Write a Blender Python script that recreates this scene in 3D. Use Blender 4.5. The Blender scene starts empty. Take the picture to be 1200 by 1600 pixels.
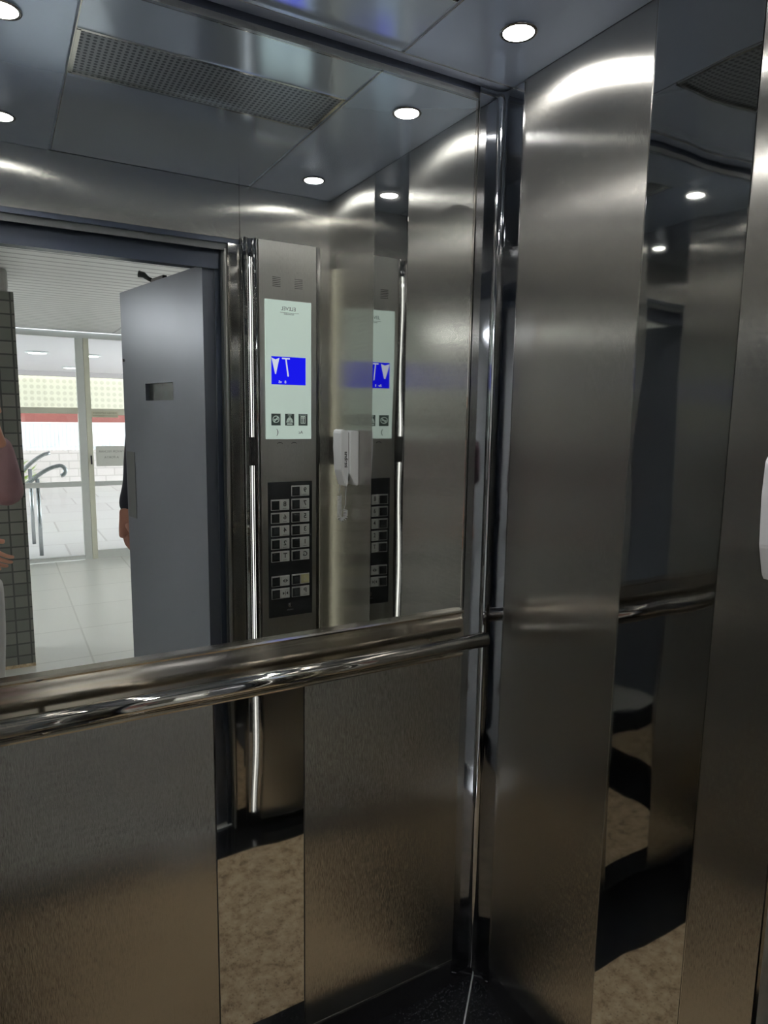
import bpy, bmesh, math, random
from mathutils import Vector, Matrix, noise
random.seed(7)
PI = math.pi
COL = bpy.context.scene.collection
SC = bpy.context.scene

# ------------------------------------------------------------------ materials
def _mat(name):
    m = bpy.data.materials.new(name); m.use_nodes = True
    nt = m.node_tree
    return m, nt, nt.nodes['Principled BSDF']

def N(nt, typ, **kw):
    n = nt.nodes.new(typ)
    for k, v in kw.items():
        setattr(n, k, v)
    return n

def plain(name, col, rough=.5, metal=0.0, noise_amt=.06, nscale=30, emit=None, estr=0, coat=0, bump=0, bscale=200):
    m, nt, b = _mat(name)
    b.inputs['Roughness'].default_value = rough
    b.inputs['Metallic'].default_value = metal
    b.inputs['Coat Weight'].default_value = coat
    tc = N(nt, 'ShaderNodeTexCoord')
    nz = N(nt, 'ShaderNodeTexNoise'); nz.inputs['Scale'].default_value = nscale
    nt.links.new(tc.outputs['Object'], nz.inputs['Vector'])
    mr = N(nt, 'ShaderNodeMapRange')
    mr.inputs['To Min'].default_value = 1 - noise_amt; mr.inputs['To Max'].default_value = 1 + noise_amt
    nt.links.new(nz.outputs['Fac'], mr.inputs['Value'])
    vm = N(nt, 'ShaderNodeVectorMath', operation='SCALE')
    vm.inputs[0].default_value = col[:3]
    nt.links.new(mr.outputs['Result'], vm.inputs['Scale'])
    nt.links.new(vm.outputs['Vector'], b.inputs['Base Color'])
    if emit:
        b.inputs['Emission Color'].default_value = (*emit, 1)
        b.inputs['Emission Strength'].default_value = estr
    if bump:
        n2 = N(nt, 'ShaderNodeTexNoise'); n2.inputs['Scale'].default_value = bscale
        nt.links.new(tc.outputs['Object'], n2.inputs['Vector'])
        bp = N(nt, 'ShaderNodeBump'); bp.inputs['Strength'].default_value = bump; bp.inputs['Distance'].default_value = .01
        nt.links.new(n2.outputs['Fac'], bp.inputs['Height'])
        nt.links.new(bp.outputs['Normal'], b.inputs['Normal'])
    return m

def brushed(name, col=(.45, .44, .415), rough=.24, aniso=.95, axis='Z', grain=.8):
    """steel brushed along Z: reflections smear sideways"""
    m, nt, b = _mat(name)
    b.inputs['Metallic'].default_value = 1
    tc = N(nt, 'ShaderNodeTexCoord')
    mp = N(nt, 'ShaderNodeMapping')
    mp.inputs['Scale'].default_value = (700, 700, 6)
    nt.links.new(tc.outputs['Object'], mp.inputs['Vector'])
    nz = N(nt, 'ShaderNodeTexNoise'); nz.inputs['Scale'].default_value = 1; nz.inputs['Detail'].default_value = 3
    nt.links.new(mp.outputs['Vector'], nz.inputs['Vector'])
    # broad smudges
    nz2 = N(nt, 'ShaderNodeTexNoise'); nz2.inputs['Scale'].default_value = 5; nz2.inputs['Detail'].default_value = 4
    nt.links.new(tc.outputs['Object'], nz2.inputs['Vector'])
    mr = N(nt, 'ShaderNodeMapRange'); mr.inputs['To Min'].default_value = .93; mr.inputs['To Max'].default_value = 1.07
    nt.links.new(nz.outputs['Fac'], mr.inputs['Value'])
    vm = N(nt, 'ShaderNodeVectorMath', operation='SCALE'); vm.inputs[0].default_value = col
    nt.links.new(mr.outputs['Result'], vm.inputs['Scale'])
    nt.links.new(vm.outputs['Vector'], b.inputs['Base Color'])
    m2 = N(nt, 'ShaderNodeMapRange'); m2.inputs['From Min'].default_value = .3; m2.inputs['From Max'].default_value = .7
    m2.inputs['To Min'].default_value = rough * .98; m2.inputs['To Max'].default_value = rough * 1.02
    nt.links.new(nz2.outputs['Fac'], m2.inputs['Value'])
    nt.links.new(m2.outputs['Result'], b.inputs['Roughness'])
    b.inputs['Anisotropic'].default_value = aniso
    tg = N(nt, 'ShaderNodeTangent', direction_type='RADIAL', axis=axis)
    nt.links.new(tg.outputs['Tangent'], b.inputs['Tangent'])
    # grain: every hair-line groove leans the surface a little sideways
    mg = N(nt, 'ShaderNodeMapping'); mg.inputs['Scale'].default_value = (5200, 5200, 70)
    nt.links.new(tc.outputs['Object'], mg.inputs['Vector'])
    ng = N(nt, 'ShaderNodeTexNoise'); ng.inputs['Scale'].default_value = 1; ng.inputs['Detail'].default_value = 1
    nt.links.new(mg.outputs['Vector'], ng.inputs['Vector'])
    ms = N(nt, 'ShaderNodeMapRange'); ms.inputs['To Min'].default_value = -grain; ms.inputs['To Max'].default_value = grain
    nt.links.new(ng.outputs['Fac'], ms.inputs['Value'])
    sc_ = N(nt, 'ShaderNodeVectorMath', operation='SCALE'); nt.links.new(tg.outputs['Tangent'], sc_.inputs[0]); nt.links.new(ms.outputs['Result'], sc_.inputs['Scale'])
    ge = N(nt, 'ShaderNodeNewGeometry'); ad = N(nt, 'ShaderNodeVectorMath', operation='ADD')
    nt.links.new(ge.outputs['Normal'], ad.inputs[0]); nt.links.new(sc_.outputs['Vector'], ad.inputs[1])
    no = N(nt, 'ShaderNodeVectorMath', operation='NORMALIZE'); nt.links.new(ad.outputs['Vector'], no.inputs[0])
    nt.links.new(no.outputs['Vector'], b.inputs['Normal'])
    return m

def polished(name, col=(.5, .5, .5), rough=.04, wave=.02, wscale=(2.5, 2.5, .8)):
    m, nt, b = _mat(name)
    b.inputs['Metallic'].default_value = 1
    b.inputs['Base Color'].default_value = (*col, 1)
    tc = N(nt, 'ShaderNodeTexCoord')
    mp = N(nt, 'ShaderNodeMapping'); mp.inputs['Scale'].default_value = wscale
    nt.links.new(tc.outputs['Object'], mp.inputs['Vector'])
    nz = N(nt, 'ShaderNodeTexNoise'); nz.inputs['Scale'].default_value = 2.2; nz.inputs['Detail'].default_value = 1
    nt.links.new(mp.outputs['Vector'], nz.inputs['Vector'])
    bp = N(nt, 'ShaderNodeBump'); bp.inputs['Strength'].default_value = 1; bp.inputs['Distance'].default_value = wave
    nt.links.new(nz.outputs['Fac'], bp.inputs['Height'])
    nt.links.new(bp.outputs['Normal'], b.inputs['Normal'])
    nz2 = N(nt, 'ShaderNodeTexNoise'); nz2.inputs['Scale'].default_value = 14; nz2.inputs['Detail'].default_value = 5
    nt.links.new(tc.outputs['Object'], nz2.inputs['Vector'])
    mr = N(nt, 'ShaderNodeMapRange'); mr.inputs['From Min'].default_value = .4; mr.inputs['From Max'].default_value = .75
    mr.inputs['To Min'].default_value = rough; mr.inputs['To Max'].default_value = rough * 1.15
    nt.links.new(nz2.outputs['Fac'], mr.inputs['Value'])
    nt.links.new(mr.outputs['Result'], b.inputs['Roughness'])
    return m

def emission(name, col, s):
    m = bpy.data.materials.new(name); m.use_nodes = True
    nt = m.node_tree; nt.nodes.clear()
    o = N(nt, 'ShaderNodeOutputMaterial'); e = N(nt, 'ShaderNodeEmission')
    tc = N(nt, 'ShaderNodeTexCoord'); nz = N(nt, 'ShaderNodeTexNoise'); nz.inputs['Scale'].default_value = 3
    nt.links.new(tc.outputs['Object'], nz.inputs['Vector'])
    mr = N(nt, 'ShaderNodeMapRange'); mr.inputs['To Min'].default_value = s * .95; mr.inputs['To Max'].default_value = s * 1.05
    nt.links.new(nz.outputs['Fac'], mr.inputs['Value'])
    nt.links.new(mr.outputs['Result'], e.inputs['Strength'])
    e.inputs['Color'].default_value = (*col, 1)
    nt.links.new(e.outputs[0], o.inputs[0])
    return m

def pane_glass(name):
    m = bpy.data.materials.new(name); m.use_nodes = True
    nt = m.node_tree; nt.nodes.clear()
    o = N(nt, 'ShaderNodeOutputMaterial'); mx = N(nt, 'ShaderNodeMixShader')
    t = N(nt, 'ShaderNodeBsdfTransparent'); t.inputs[0].default_value = (.95, .98, .97, 1)
    g = N(nt, 'ShaderNodeBsdfGlossy'); g.inputs['Roughness'].default_value = .01
    f = N(nt, 'ShaderNodeFresnel'); f.inputs['IOR'].default_value = 1.45
    nt.links.new(f.outputs[0], mx.inputs[0]); nt.links.new(t.outputs[0], mx.inputs[1]); nt.links.new(g.outputs[0], mx.inputs[2])
    nt.links.new(mx.outputs[0], o.inputs[0])
    return m

def granite(name, cols, scale, rough, spots=None):
    m, nt, b = _mat(name)
    tc = N(nt, 'ShaderNodeTexCoord')
    nz = N(nt, 'ShaderNodeTexNoise'); nz.inputs['Scale'].default_value = scale; nz.inputs['Detail'].default_value = 8; nz.inputs['Roughness'].default_value = .7
    nt.links.new(tc.outputs['Object'], nz.inputs['Vector'])
    cr = N(nt, 'ShaderNodeValToRGB')
    e = cr.color_ramp.elements
    e[0].position = cols[0][0]; e[0].color = (*cols[0][1], 1)
    e[1].position = cols[-1][0]; e[1].color = (*cols[-1][1], 1)
    for p, c in cols[1:-1]:
        q = e.new(p); q.color = (*c, 1)
    nt.links.new(nz.outputs['Fac'], cr.inputs[0])
    vo = N(nt, 'ShaderNodeTexVoronoi'); vo.inputs['Scale'].default_value = scale * 3.5
    nt.links.new(tc.outputs['Object'], vo.inputs['Vector'])
    r2 = N(nt, 'ShaderNodeValToRGB'); r2.color_ramp.elements[0].position = .10; r2.color_ramp.elements[1].position = .3
    r2.color_ramp.elements[0].color = (1, 1, 1, 1); r2.color_ramp.elements[1].color = (0, 0, 0, 1)
    nt.links.new(vo.outputs['Distance'], r2.inputs[0])
    mx = N(nt, 'ShaderNodeMixRGB'); mx.inputs['Color2'].default_value = (*(spots or cols[0][1]), 1)
    ml = N(nt, 'ShaderNodeMath', operation='MULTIPLY'); ml.inputs[1].default_value = .55
    nt.links.new(r2.outputs[0], ml.inputs[0]); nt.links.new(ml.outputs[0], mx.inputs[0])
    nt.links.new(cr.outputs[0], mx.inputs['Color1']); nt.links.new(mx.outputs[0], b.inputs['Base Color'])
    b.inputs['Roughness'].default_value = rough
    return m

def bricky(name, c1, c2, mortar, w, h, msize, rough, axes='XZ', offset=0.0, bump=.3):
    """tile / plank pattern in object space; axes chooses the two directions"""
    m, nt, b = _mat(name)
    tc = N(nt, 'ShaderNodeTexCoord'); sp = N(nt, 'ShaderNodeSeparateXYZ'); cb = N(nt, 'ShaderNodeCombineXYZ')
    nt.links.new(tc.outputs['Object'], sp.inputs[0])
    nt.links.new(sp.outputs[axes[0]], cb.inputs[0]); nt.links.new(sp.outputs[axes[1]], cb.inputs[1])
    br = N(nt, 'ShaderNodeTexBrick'); br.offset = offset; br.squash = 1
    br.inputs['Scale'].default_value = 1
    br.inputs['Brick Width'].default_value = w; br.inputs['Row Height'].default_value = h
    br.inputs['Mortar Size'].default_value = msize; br.inputs['Mortar Smooth'].default_value = .1
    br.inputs['Color1'].default_value = (*c1, 1); br.inputs['Color2'].default_value = (*c2, 1); br.inputs['Mortar'].default_value = (*mortar, 1)
    nt.links.new(cb.outputs[0], br.inputs['Vector'])
    nt.links.new(br.outputs['Color'], b.inputs['Base Color'])
    bp = N(nt, 'ShaderNodeBump'); bp.inputs['Strength'].default_value = bump; bp.inputs['Distance'].default_value = .003; bp.invert = True
    nt.links.new(br.outputs['Fac'], bp.inputs['Height']); nt.links.new(bp.outputs['Normal'], b.inputs['Normal'])
    b.inputs['Roughness'].default_value = rough
    return m

def perforated(name, col, hole, pitch, rad, metal=.8, swap=False):
    """round holes on a square grid in object XY"""
    m, nt, b = _mat(name)
    tc = N(nt, 'ShaderNodeTexCoord')
    vs = N(nt, 'ShaderNodeVectorMath', operation='SCALE'); vs.inputs['Scale'].default_value = 1 / pitch
    nt.links.new(tc.outputs['Object'], vs.inputs[0])
    fr = N(nt, 'ShaderNodeVectorMath', operation='FRACTION'); nt.links.new(vs.outputs[0], fr.inputs[0])
    sb = N(nt, 'ShaderNodeVectorMath', operation='SUBTRACT'); sb.inputs[1].default_value = (.5, .5, .5)
    nt.links.new(fr.outputs[0], sb.inputs[0])
    mu = N(nt, 'ShaderNodeVectorMath', operation='MULTIPLY'); mu.inputs[1].default_value = (1, 0, 1) if swap else (1, 1, 0)
    nt.links.new(sb.outputs[0], mu.inputs[0])
    ln = N(nt, 'ShaderNodeVectorMath', operation='LENGTH'); nt.links.new(mu.outputs[0], ln.inputs[0])
    gt = N(nt, 'ShaderNodeMath', operation='GREATER_THAN'); gt.inputs[1].default_value = rad
    nt.links.new(ln.outputs['Value'], gt.inputs[0])
    mx = N(nt, 'ShaderNodeMixRGB'); mx.inputs['Color1'].default_value = (*hole, 1); mx.inputs['Color2'].default_value = (*col, 1)
    nt.links.new(gt.outputs[0], mx.inputs[0]); nt.links.new(mx.outputs[0], b.inputs['Base Color'])
    b.inputs['Metallic'].default_value = metal; b.inputs['Roughness'].default_value = .35
    return m

M = {}
M['brushed'] = brushed('brushed_steel')
M['brushed_soft'] = brushed('brushed_steel_soft', (.66, .65, .62), .3, .9)
M['band'] = polished('band_steel', (.46, .42, .36), .15, .0002, (3, 3, 1))
M['chrome_fine'] = polished('chrome_fine', (.5, .5, .5), .03, .0003, (3, 3, 1))
M['polished'] = polished('polished_steel', (.54, .54, .53), .03, .0018)
M['chrome'] = polished('chrome', (.55, .53, .50), .05, .0003, (3, 3, 1))
M['column'] = polished('column_steel', (.34, .35, .37), .05, .0006, (3, 3, 1))
M['ceil'] = polished('ceiling_steel_flare_tint', (.68, .77, .92), .14, .0006, (2.2, 2.2, 2.2))  # pale blue base colour carries the lens flare haze over the steel
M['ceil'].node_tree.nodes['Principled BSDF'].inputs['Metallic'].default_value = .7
M['ceil_side'] = polished('ceiling_band_flare_tint', (.62, .72, .92), .20, .0006, (2, 2, 2))  # side bands: flare blue put into the colour as well
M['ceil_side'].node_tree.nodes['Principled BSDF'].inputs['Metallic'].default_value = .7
M['trim'] = polished('trim_steel', (.72, .71, .68), .14, .0003, (2, 2, 2))
M['mirror'] = polished('mirror_silver', (.86, .88, .87), .0, .0)
M['mirror'].node_tree.nodes['Principled BSDF'].inputs['Roughness'].default_value = 0
for l in list(M['mirror'].node_tree.links):
    if l.to_socket.name in ('Roughness', 'Normal'):
        M['mirror'].node_tree.links.remove(l)
M['black_gap'] = plain('dark_gap', (.012, .014, .02), .5)
M['gap_dark'] = plain('gap_dark_blue', (.07, .085, .13), .6)
M['gap_blue'] = plain('gap_grey_blue', (.42, .48, .62), .6)
M['granite'] = granite('beige_granite', [(.3, (.16, .10, .06)), (.45, (.55, .42, .27)), (.58, (.74, .60, .41)), (.75, (.84, .72, .52))], 26, .35, (.12, .07, .04))
M['black_granite'] = granite('black_granite', [(.3, (.006, .006, .007)), (.7, (.016, .017, .02))], 60, .12, (.03, .03, .035))
M['skirt'] = plain('skirting_black', (.012, .012, .014), .2)
M['grille'] = perforated('perforated_steel', (.42, .45, .50), (.13, .145, .17), .0125, .32)
M['lamp'] = emission('downlight_glow', (1, .98, .93), 330)
M['led'] = emission('led_strip_glow', (1, 1, .93), 3)
M['led_side'] = emission('led_strip_warm', (1, .97, .76), 2.2)
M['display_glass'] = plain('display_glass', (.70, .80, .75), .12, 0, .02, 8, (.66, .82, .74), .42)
M['blue'] = emission('lcd_blue', (.012, .012, 1), .95)
M['lcd_white'] = emission('lcd_white', (.80, .84, 1), .85)
M['icon'] = plain('icon_dark', (.075, .11, .10), .4)
M['icon_light'] = plain('icon_light', (.60, .70, .65), .4, emit=(.6, .75, .68), estr=.2)
M['ink'] = plain('ink_grey', (.10, .13, .13), .5)
M['black'] = plain('black_plastic', (.012, .012, .012), .4)
M['keypad'] = plain('keypad_plate', (.03, .032, .035), .25, .3)
M['key_plate'] = plain('key_number_plate', (.66, .68, .66), .35, .3)
M['key_plate_yellow'] = plain('key_plate_yellow', (.60, .58, .34), .4, .2)
M['key_button'] = plain('key_button', (.06, .065, .07), .15, .6)
M['key_frame'] = plain('key_frame_satin', (.80, .80, .78), .3, .5)
M['phone'] = plain('white_plastic', (.86, .86, .89), .35, 0, .02)
M['phone_grey'] = plain('seam_grey', (.22, .22, .23), .4)
M['leaf'] = plain('blue_grey_paint', (.15, .165, .205), .34, .55, .08, 4)
M['leaf_dark'] = plain('dark_jamb_paint', (.035, .045, .07), .35, .3)
M['leaf_plate'] = plain('worn_steel_plate', (.13, .135, .14), .4, .7)
M['bar_black'] = plain('closer_black', (.012, .012, .014), .35, .2)
M['tinted'] = plain('tinted_glass', (.10, .12, .12), .08, .2, .4, 18)
M['lobby_floor'] = bricky('lobby_tiles', (.70, .71, .68), (.67, .68, .65), (.52, .53, .50), .62, .62, .006, .28, 'XY')
M['lobby_wall'] = plain('lobby_wall_paint', (.72, .72, .70), .7, 0, .03)
M['slats'] = bricky('ceiling_slats', (.78, .78, .78), (.76, .76, .76), (.40, .40, .41), 30, .105, .012, .5, 'XY', bump=.6)
M['tiles'] = bricky('green_grey_tiles', (.125, .135, .12), (.21, .215, .19), (.055, .06, .055), .073, .073, .0045, .35, 'XZ')
M['grey_plaster'] = plain('grey_plaster', (.35, .35, .34), .8)
M['alu'] = plain('pale_aluminium', (.60, .62, .61), .4, .3, .03)
M['alu_side'] = plain('beige_aluminium', (.62, .62, .52), .45, .1, .03)
M['glass'] = pane_glass('clear_pane')
M['frost'] = plain('sign_grey', (.62, .63, .60), .5)
M['sign_text'] = plain('sign_text', (.20, .20, .19), .6)
M['sticker'] = plain('sticker_beige', (.55, .53, .40), .5)
M['pavement'] = bricky('pavement_slabs', (.82, .79, .77), (.78, .74, .72), (.62, .58, .56), .9, .9, .012, .7, 'XY', .5)
M['low_wall'] = bricky('stone_wall', (.78, .70, .67), (.72, .64, .60), (.60, .54, .50), .35, .16, .012, .8, 'XZ', .5)
M['fence'] = plain('white_fence', (.85, .87, .90), .5)
M['red'] = plain('brick_red_band', (.42, .14, .12), .7)
M['cream'] = perforated('cream_mesh', (.80, .76, .60), (.66, .62, .48), .12, .33, 0, True)
M['beam'] = plain('grey_beam', (.42, .38, .38), .7)
M['porch'] = plain('porch_ceiling', (.62, .60, .62), .7)
M['porch_lamp'] = emission('porch_lamp_glow', (1, 1, 1), 6)
M['white_stucco'] = plain('white_stucco', (.85, .85, .85), .7)
M['rail_steel'] = plain('handrail_steel', (.42, .44, .45), .25, .9)
M['leafgreen'] = plain('plant_green', (.35, .52, .08), .6, 0, .3, 20)
M['pot'] = plain('planter', (.45, .38, .32), .7)
M['skin'] = plain('skin', (.60, .30, .20), .5, 0, .08, 12)
M['skin2'] = plain('skin_deep', (.36, .17, .12), .5, 0, .08, 12)
M['blouse'] = plain('dusty_pink_cloth', (.40, .24, .26), .8, 0, .2, 9, bump=.3, bscale=30)
M['white_cloth'] = plain('white_trousers', (.74, .72, .70), .8, 0, .05)
M['dark_cloth'] = plain('navy_cloth', (.02, .022, .035), .8, 0, .1)
M['grey_cloth'] = plain('grey_trousers', (.09, .09, .10), .8)
M['hair'] = plain('brown_hair', (.05, .03, .02), .5, 0, .3, 60)
M['hair_dark'] = plain('dark_hair', (.015, .012, .01), .5, 0, .3, 60)
M['eye'] = plain('eye_white', (.75, .75, .73), .2)
M['iris'] = plain('iris', (.03, .02, .015), .2)
M['lip'] = plain('lip', (.42, .14, .12), .4)
M['shoe'] = plain('leather_shoe', (.10, .06, .04), .4)

# ------------------------------------------------------------------ mesh builder
class MB:
    def __init__(s):
        s.bm = bmesh.new(); s.mats = []; s.cur = 0
    def mat(s, m):
        if m not in s.mats: s.mats.append(m)
        s.cur = s.mats.index(m); return s
    def _face(s, vs, smooth=False):
        try:
            f = s.bm.faces.new(vs); f.material_index = s.cur; f.smooth = smooth; return f
        except ValueError:
            return None
    def box(s, x0, x1, y0, y1, z0, z1, bevel=0, rot=None, org=None):
        x0, x1 = min(x0, x1), max(x0, x1); y0, y1 = min(y0, y1), max(y0, y1); z0, z1 = min(z0, z1), max(z0, z1)
        v = [s.bm.verts.new((x, y, z)) for x in (x0, x1) for y in (y0, y1) for z in (z0, z1)]
        q = [(0, 1, 3, 2), (4, 6, 7, 5), (0, 4, 5, 1), (2, 3, 7, 6), (0, 2, 6, 4), (1, 5, 7, 3)]
        fs = [s._face([v[i] for i in f]) for f in q]
        if bevel:
            es = list({e for f in fs for e in f.edges})
            r = bmesh.ops.bevel(s.bm, geom=es, offset=bevel, segments=2, affect='EDGES', profile=.5)
            for f in r['faces']: f.material_index = s.cur
            v = list({w for f in fs if f.is_valid for w in f.verts} | {w for f in r['faces'] for w in f.verts})
        if rot is not None:
            bmesh.ops.transform(s.bm, matrix=Matrix.Translation(org) @ rot @ Matrix.Translation(-Vector(org)), verts=v)
        return s
    def tube(s, pts, r, seg=12, cap=True):
        pts = [Vector(p) for p in pts]; rs = r if isinstance(r, (list, tuple)) else [r] * len(pts)
        rings = []; up = None
        for i, p in enumerate(pts):
            d = (pts[min(i + 1, len(pts) - 1)] - pts[max(i - 1, 0)]).normalized()
            if up is None:
                up = Vector((0, 0, 1)) if abs(d.z) < .9 else Vector((1, 0, 0))
            a = d.cross(up).normalized(); up = a.cross(d).normalized()
            rings.append([s.bm.verts.new(p + (a * math.cos(2 * PI * k / seg) + up * math.sin(2 * PI * k / seg)) * rs[i]) for k in range(seg)])
        for i in range(len(rings) - 1):
            for k in range(seg):
                s._face([rings[i][k], rings[i][(k + 1) % seg], rings[i + 1][(k + 1) % seg], rings[i + 1][k]], True)
        if cap:
            s._face(rings[0][::-1]); s._face(rings[-1])
        return s
    def lathe(s, prof, c=(0, 0, 0), seg=32, axis='Z'):
        rings = []
        for r, h in prof:
            ring = []
            for k in range(seg):
                a = 2 * PI * k / seg; x, y = r * math.cos(a), r * math.sin(a)
                p = {'Z': (x, y, h), 'Y': (x, h, y), 'X': (h, x, y)}[axis]
                ring.append(s.bm.verts.new(Vector(c) + Vector(p)))
            rings.append(ring)
        for i in range(len(rings) - 1):
            for k in range(seg):
                s._face([rings[i][k], rings[i][(k + 1) % seg], rings[i + 1][(k + 1) % seg], rings[i + 1][k]], True)
        s._face(rings[0][::-1]); s._face(rings[-1])
        return s
    def extrude_prof(s, prof, a0, a1, axis='Z', closed=True, smooth=False):
        """profile pts (u,v): axis Z -> (x,y), axis X -> (y,z), axis Y -> (x,z)"""
        def P(u, v, a): return {'Z': (u, v, a), 'X': (a, u, v), 'Y': (u, a, v)}[axis]
        A = [s.bm.verts.new(P(u, v, a0)) for u, v in prof]; B = [s.bm.verts.new(P(u, v, a1)) for u, v in prof]
        n = len(prof)
        for i in range(n if closed else n - 1):
            s._face([A[i], A[(i + 1) % n], B[(i + 1) % n], B[i]], smooth)
        if closed:
            s._face(A[::-1]); s._face(B)
        return s
    def poly(s, pts):
        s._face([s.bm.verts.new(p) for p in pts]); return s
    def text(s, body, size, mtx, depth=.0004, bold=0.0):
        cu = bpy.data.curves.new('t', 'FONT'); cu.body = body; cu.size = size; cu.align_x = 'CENTER'; cu.align_y = 'CENTER'
        cu.extrude = depth; cu.offset = bold
        o = bpy.data.objects.new('t', cu); COL.objects.link(o)
        dg = bpy.context.evaluated_depsgraph_get(); me = bpy.data.meshes.new_from_object(o.evaluated_get(dg))
        ov = set(s.bm.verts); of = set(s.bm.faces)
        s.bm.from_mesh(me)
        bmesh.ops.transform(s.bm, matrix=mtx, verts=[v for v in s.bm.verts if v not in ov])
        for f in s.bm.faces:
            if f not in of: f.material_index = s.cur
        bpy.data.objects.remove(o); bpy.data.curves.remove(cu); bpy.data.meshes.remove(me)
        return s
    def build(s, name, parent=None, m=None, loc=None, fix=True):
        if fix: bmesh.ops.recalc_face_normals(s.bm, faces=s.bm.faces)
        me = bpy.data.meshes.new(name)
        if loc is not None:
            bmesh.ops.translate(s.bm, verts=s.bm.verts, vec=-Vector(loc))
        s.bm.to_mesh(me); s.bm.free()
        for k in (s.mats or [m]):
            me.materials.append(k if not isinstance(k, str) else M[k])
        o = bpy.data.objects.new(name, me); COL.objects.link(o)
        if loc is not None: o.location = loc
        if parent is not None:
            o.parent = parent
            if loc is None or True:
                # mesh data is in world space: cancel the parent's transform
                w = world(parent); o.matrix_parent_inverse = w.inverted()
        return o

def world(o):
    m = Matrix.LocRotScale(o.location, o.rotation_euler, o.scale)
    return (world(o.parent) @ o.matrix_parent_inverse @ m) if o.parent else m

def mb(m=None):
    b = MB()
    if m: b.mat(M[m] if isinstance(m, str) else m)
    return b

def tag(o, label=None, cat=None, group=None, kind=None):
    if label: o['label'] = label
    if cat: o['category'] = cat
    if group: o['group'] = group
    if kind: o['kind'] = kind
    return o

def empty(name, loc, label=None, cat=None, group=None, kind=None):
    o = bpy.data.objects.new(name, None); COL.objects.link(o); o.location = loc; o.empty_display_size = .05
    return tag(o, label, cat, group, kind)

def shade(o):
    for p in o.data.polygons: p.use_smooth = True
    return o

# text facing +Y (read by someone looking toward -Y), toward -X (on right wall)
def faceY(x, y, z): return Matrix(((-1, 0, 0, x), (0, 0, 1, y), (0, 1, 0, z), (0, 0, 0, 1)))

# ------------------------------------------------------------------ cabin numbers (metres)
W = 1.235        # cabin width  (x from -W to 0)
F = -.930        # face of the front wall (y)
H = 2.25         # ceiling
BK = .0115       # mirror plane
JX = -.365       # right-hand edge of the doorway
JL = -1.12

def struct(name, loc=(0, 0, 0)):
    return empty(name, loc, kind='structure')

# floor ---------------------------------------------------------------
fl = struct('floor', (-W / 2, -.46, 0))
bw = .147
x0, x1, y0, y1 = -W - .02, .02, F - .03, .03
ix0, ix1, iy0, iy1 = -W + bw, -bw, F + .13, -bw + .01
mb('granite').box(ix0 + .0006, ix1 - .0006, iy0 + .0006, iy1 - .0006, -.03, 0).build('granite_slab', fl)
for pts in ([(x0, y1), (x1, y1), (ix1, iy1), (ix0, iy1)], [(x1, y1), (x1, y0), (ix1, iy0), (ix1, iy1)],
            [(x1, y0), (x0, y0), (ix0, iy0), (ix1, iy0)], [(x0, y0), (x0, y1), (ix0, iy1), (ix0, iy0)]):
    c = Vector((sum(p[0] for p in pts) / 4, sum(p[1] for p in pts) / 4))
    q = [(c.x + (p[0] - c.x) * .994, c.y + (p[1] - c.y) * .994) for p in pts]
    mb('black_granite').extrude_prof(q, -.03, 0, 'Z').build('black_border', fl)
mb('phone_grey').box(x0, x1, y0, y1, -.03, -.0012).build('joint_bed', fl)

# right wall ----------------------------------------------------------
SK = .080       # top of the skirting recess
SEAMS = [-.402, -.604]
wr = struct('wall_right', (.0, -.46, 0))
def wall_panels(par, sx, top):
    """sx=0 right wall, sx=-W left wall"""
    d = 1 if sx == 0 else -1
    edges = [BK + .03, SEAMS[0], SEAMS[1], F - .02]
    names = ['brushed_panel', 'polished_strip', 'brushed_panel']
    for i in range(3):
        a, b_ = edges[i], edges[i + 1]
        mb('brushed' if i != 1 else 'polished').box(sx, sx + d * .012, a - .0012, b_ + .0012, SK, top, bevel=.0006).build(names[i], par)
    mb('trim').box(sx + d * .0005, sx + d * .012, BK, F, SK - .005, SK + .0015).build('edge_trim', par)
    mb('black_gap').box(sx + d * .013, sx + d * .04, BK + .05, F - .02, -.03, 2.42).build('backing', par)
    for s in SEAMS:
        mb('trim').box(sx + d * .0004, sx + d * .012, s - .0011, s + .0001, SK, top).build('seam_line', par)
wall_panels(wr, 0, H)
wl = struct('wall_left', (-W, -.46, 0))
wall_panels(wl, -W, H)
for nm, x in (('baseboard_right', .004), ('baseboard_left', -W - .012)):
    tag(mb('skirt').box(x, x + .008, BK, F, 0.0, SK - .005).build(nm), kind='structure')
tag(mb('skirt').box(-W, .004, .016, .024, 0.0, SK - .005).build('baseboard_back'), kind='structure')

# back wall ------------------------------------------------------------
wb = struct('wall_back', (-W / 2, .02, 0))
BX = [.0, -.495, -.695, -W]
ztop = .936
for i, (nm, mt) in enumerate((('brushed_panel', 'brushed'), ('polished_strip', 'polished'), ('brushed_panel', 'brushed'))):
    mb(mt).box(BX[i] - .0012, BX[i + 1] + .0012, BK, BK + .012, SK, ztop, bevel=.0006).build(nm, wb)
for x in (BX[1], BX[2]):
    mb('black').box(x - .0012, x + .0012, BK + .002, BK + .012, SK, ztop).build('seam_line', wb)
mb('trim').box(-W, 0, BK - .0006, BK + .012, SK - .005, SK + .0015).build('edge_trim', wb)
mb('brushed_soft').box(-W, 0, BK + .0105, BK + .022, ztop, H - .012).build('mirror_backing', wb)
mb('gap_dark').box(-W - .05, .05, BK + .024, BK + .05, -.03, 2.42).build('backing', wb)

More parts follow.
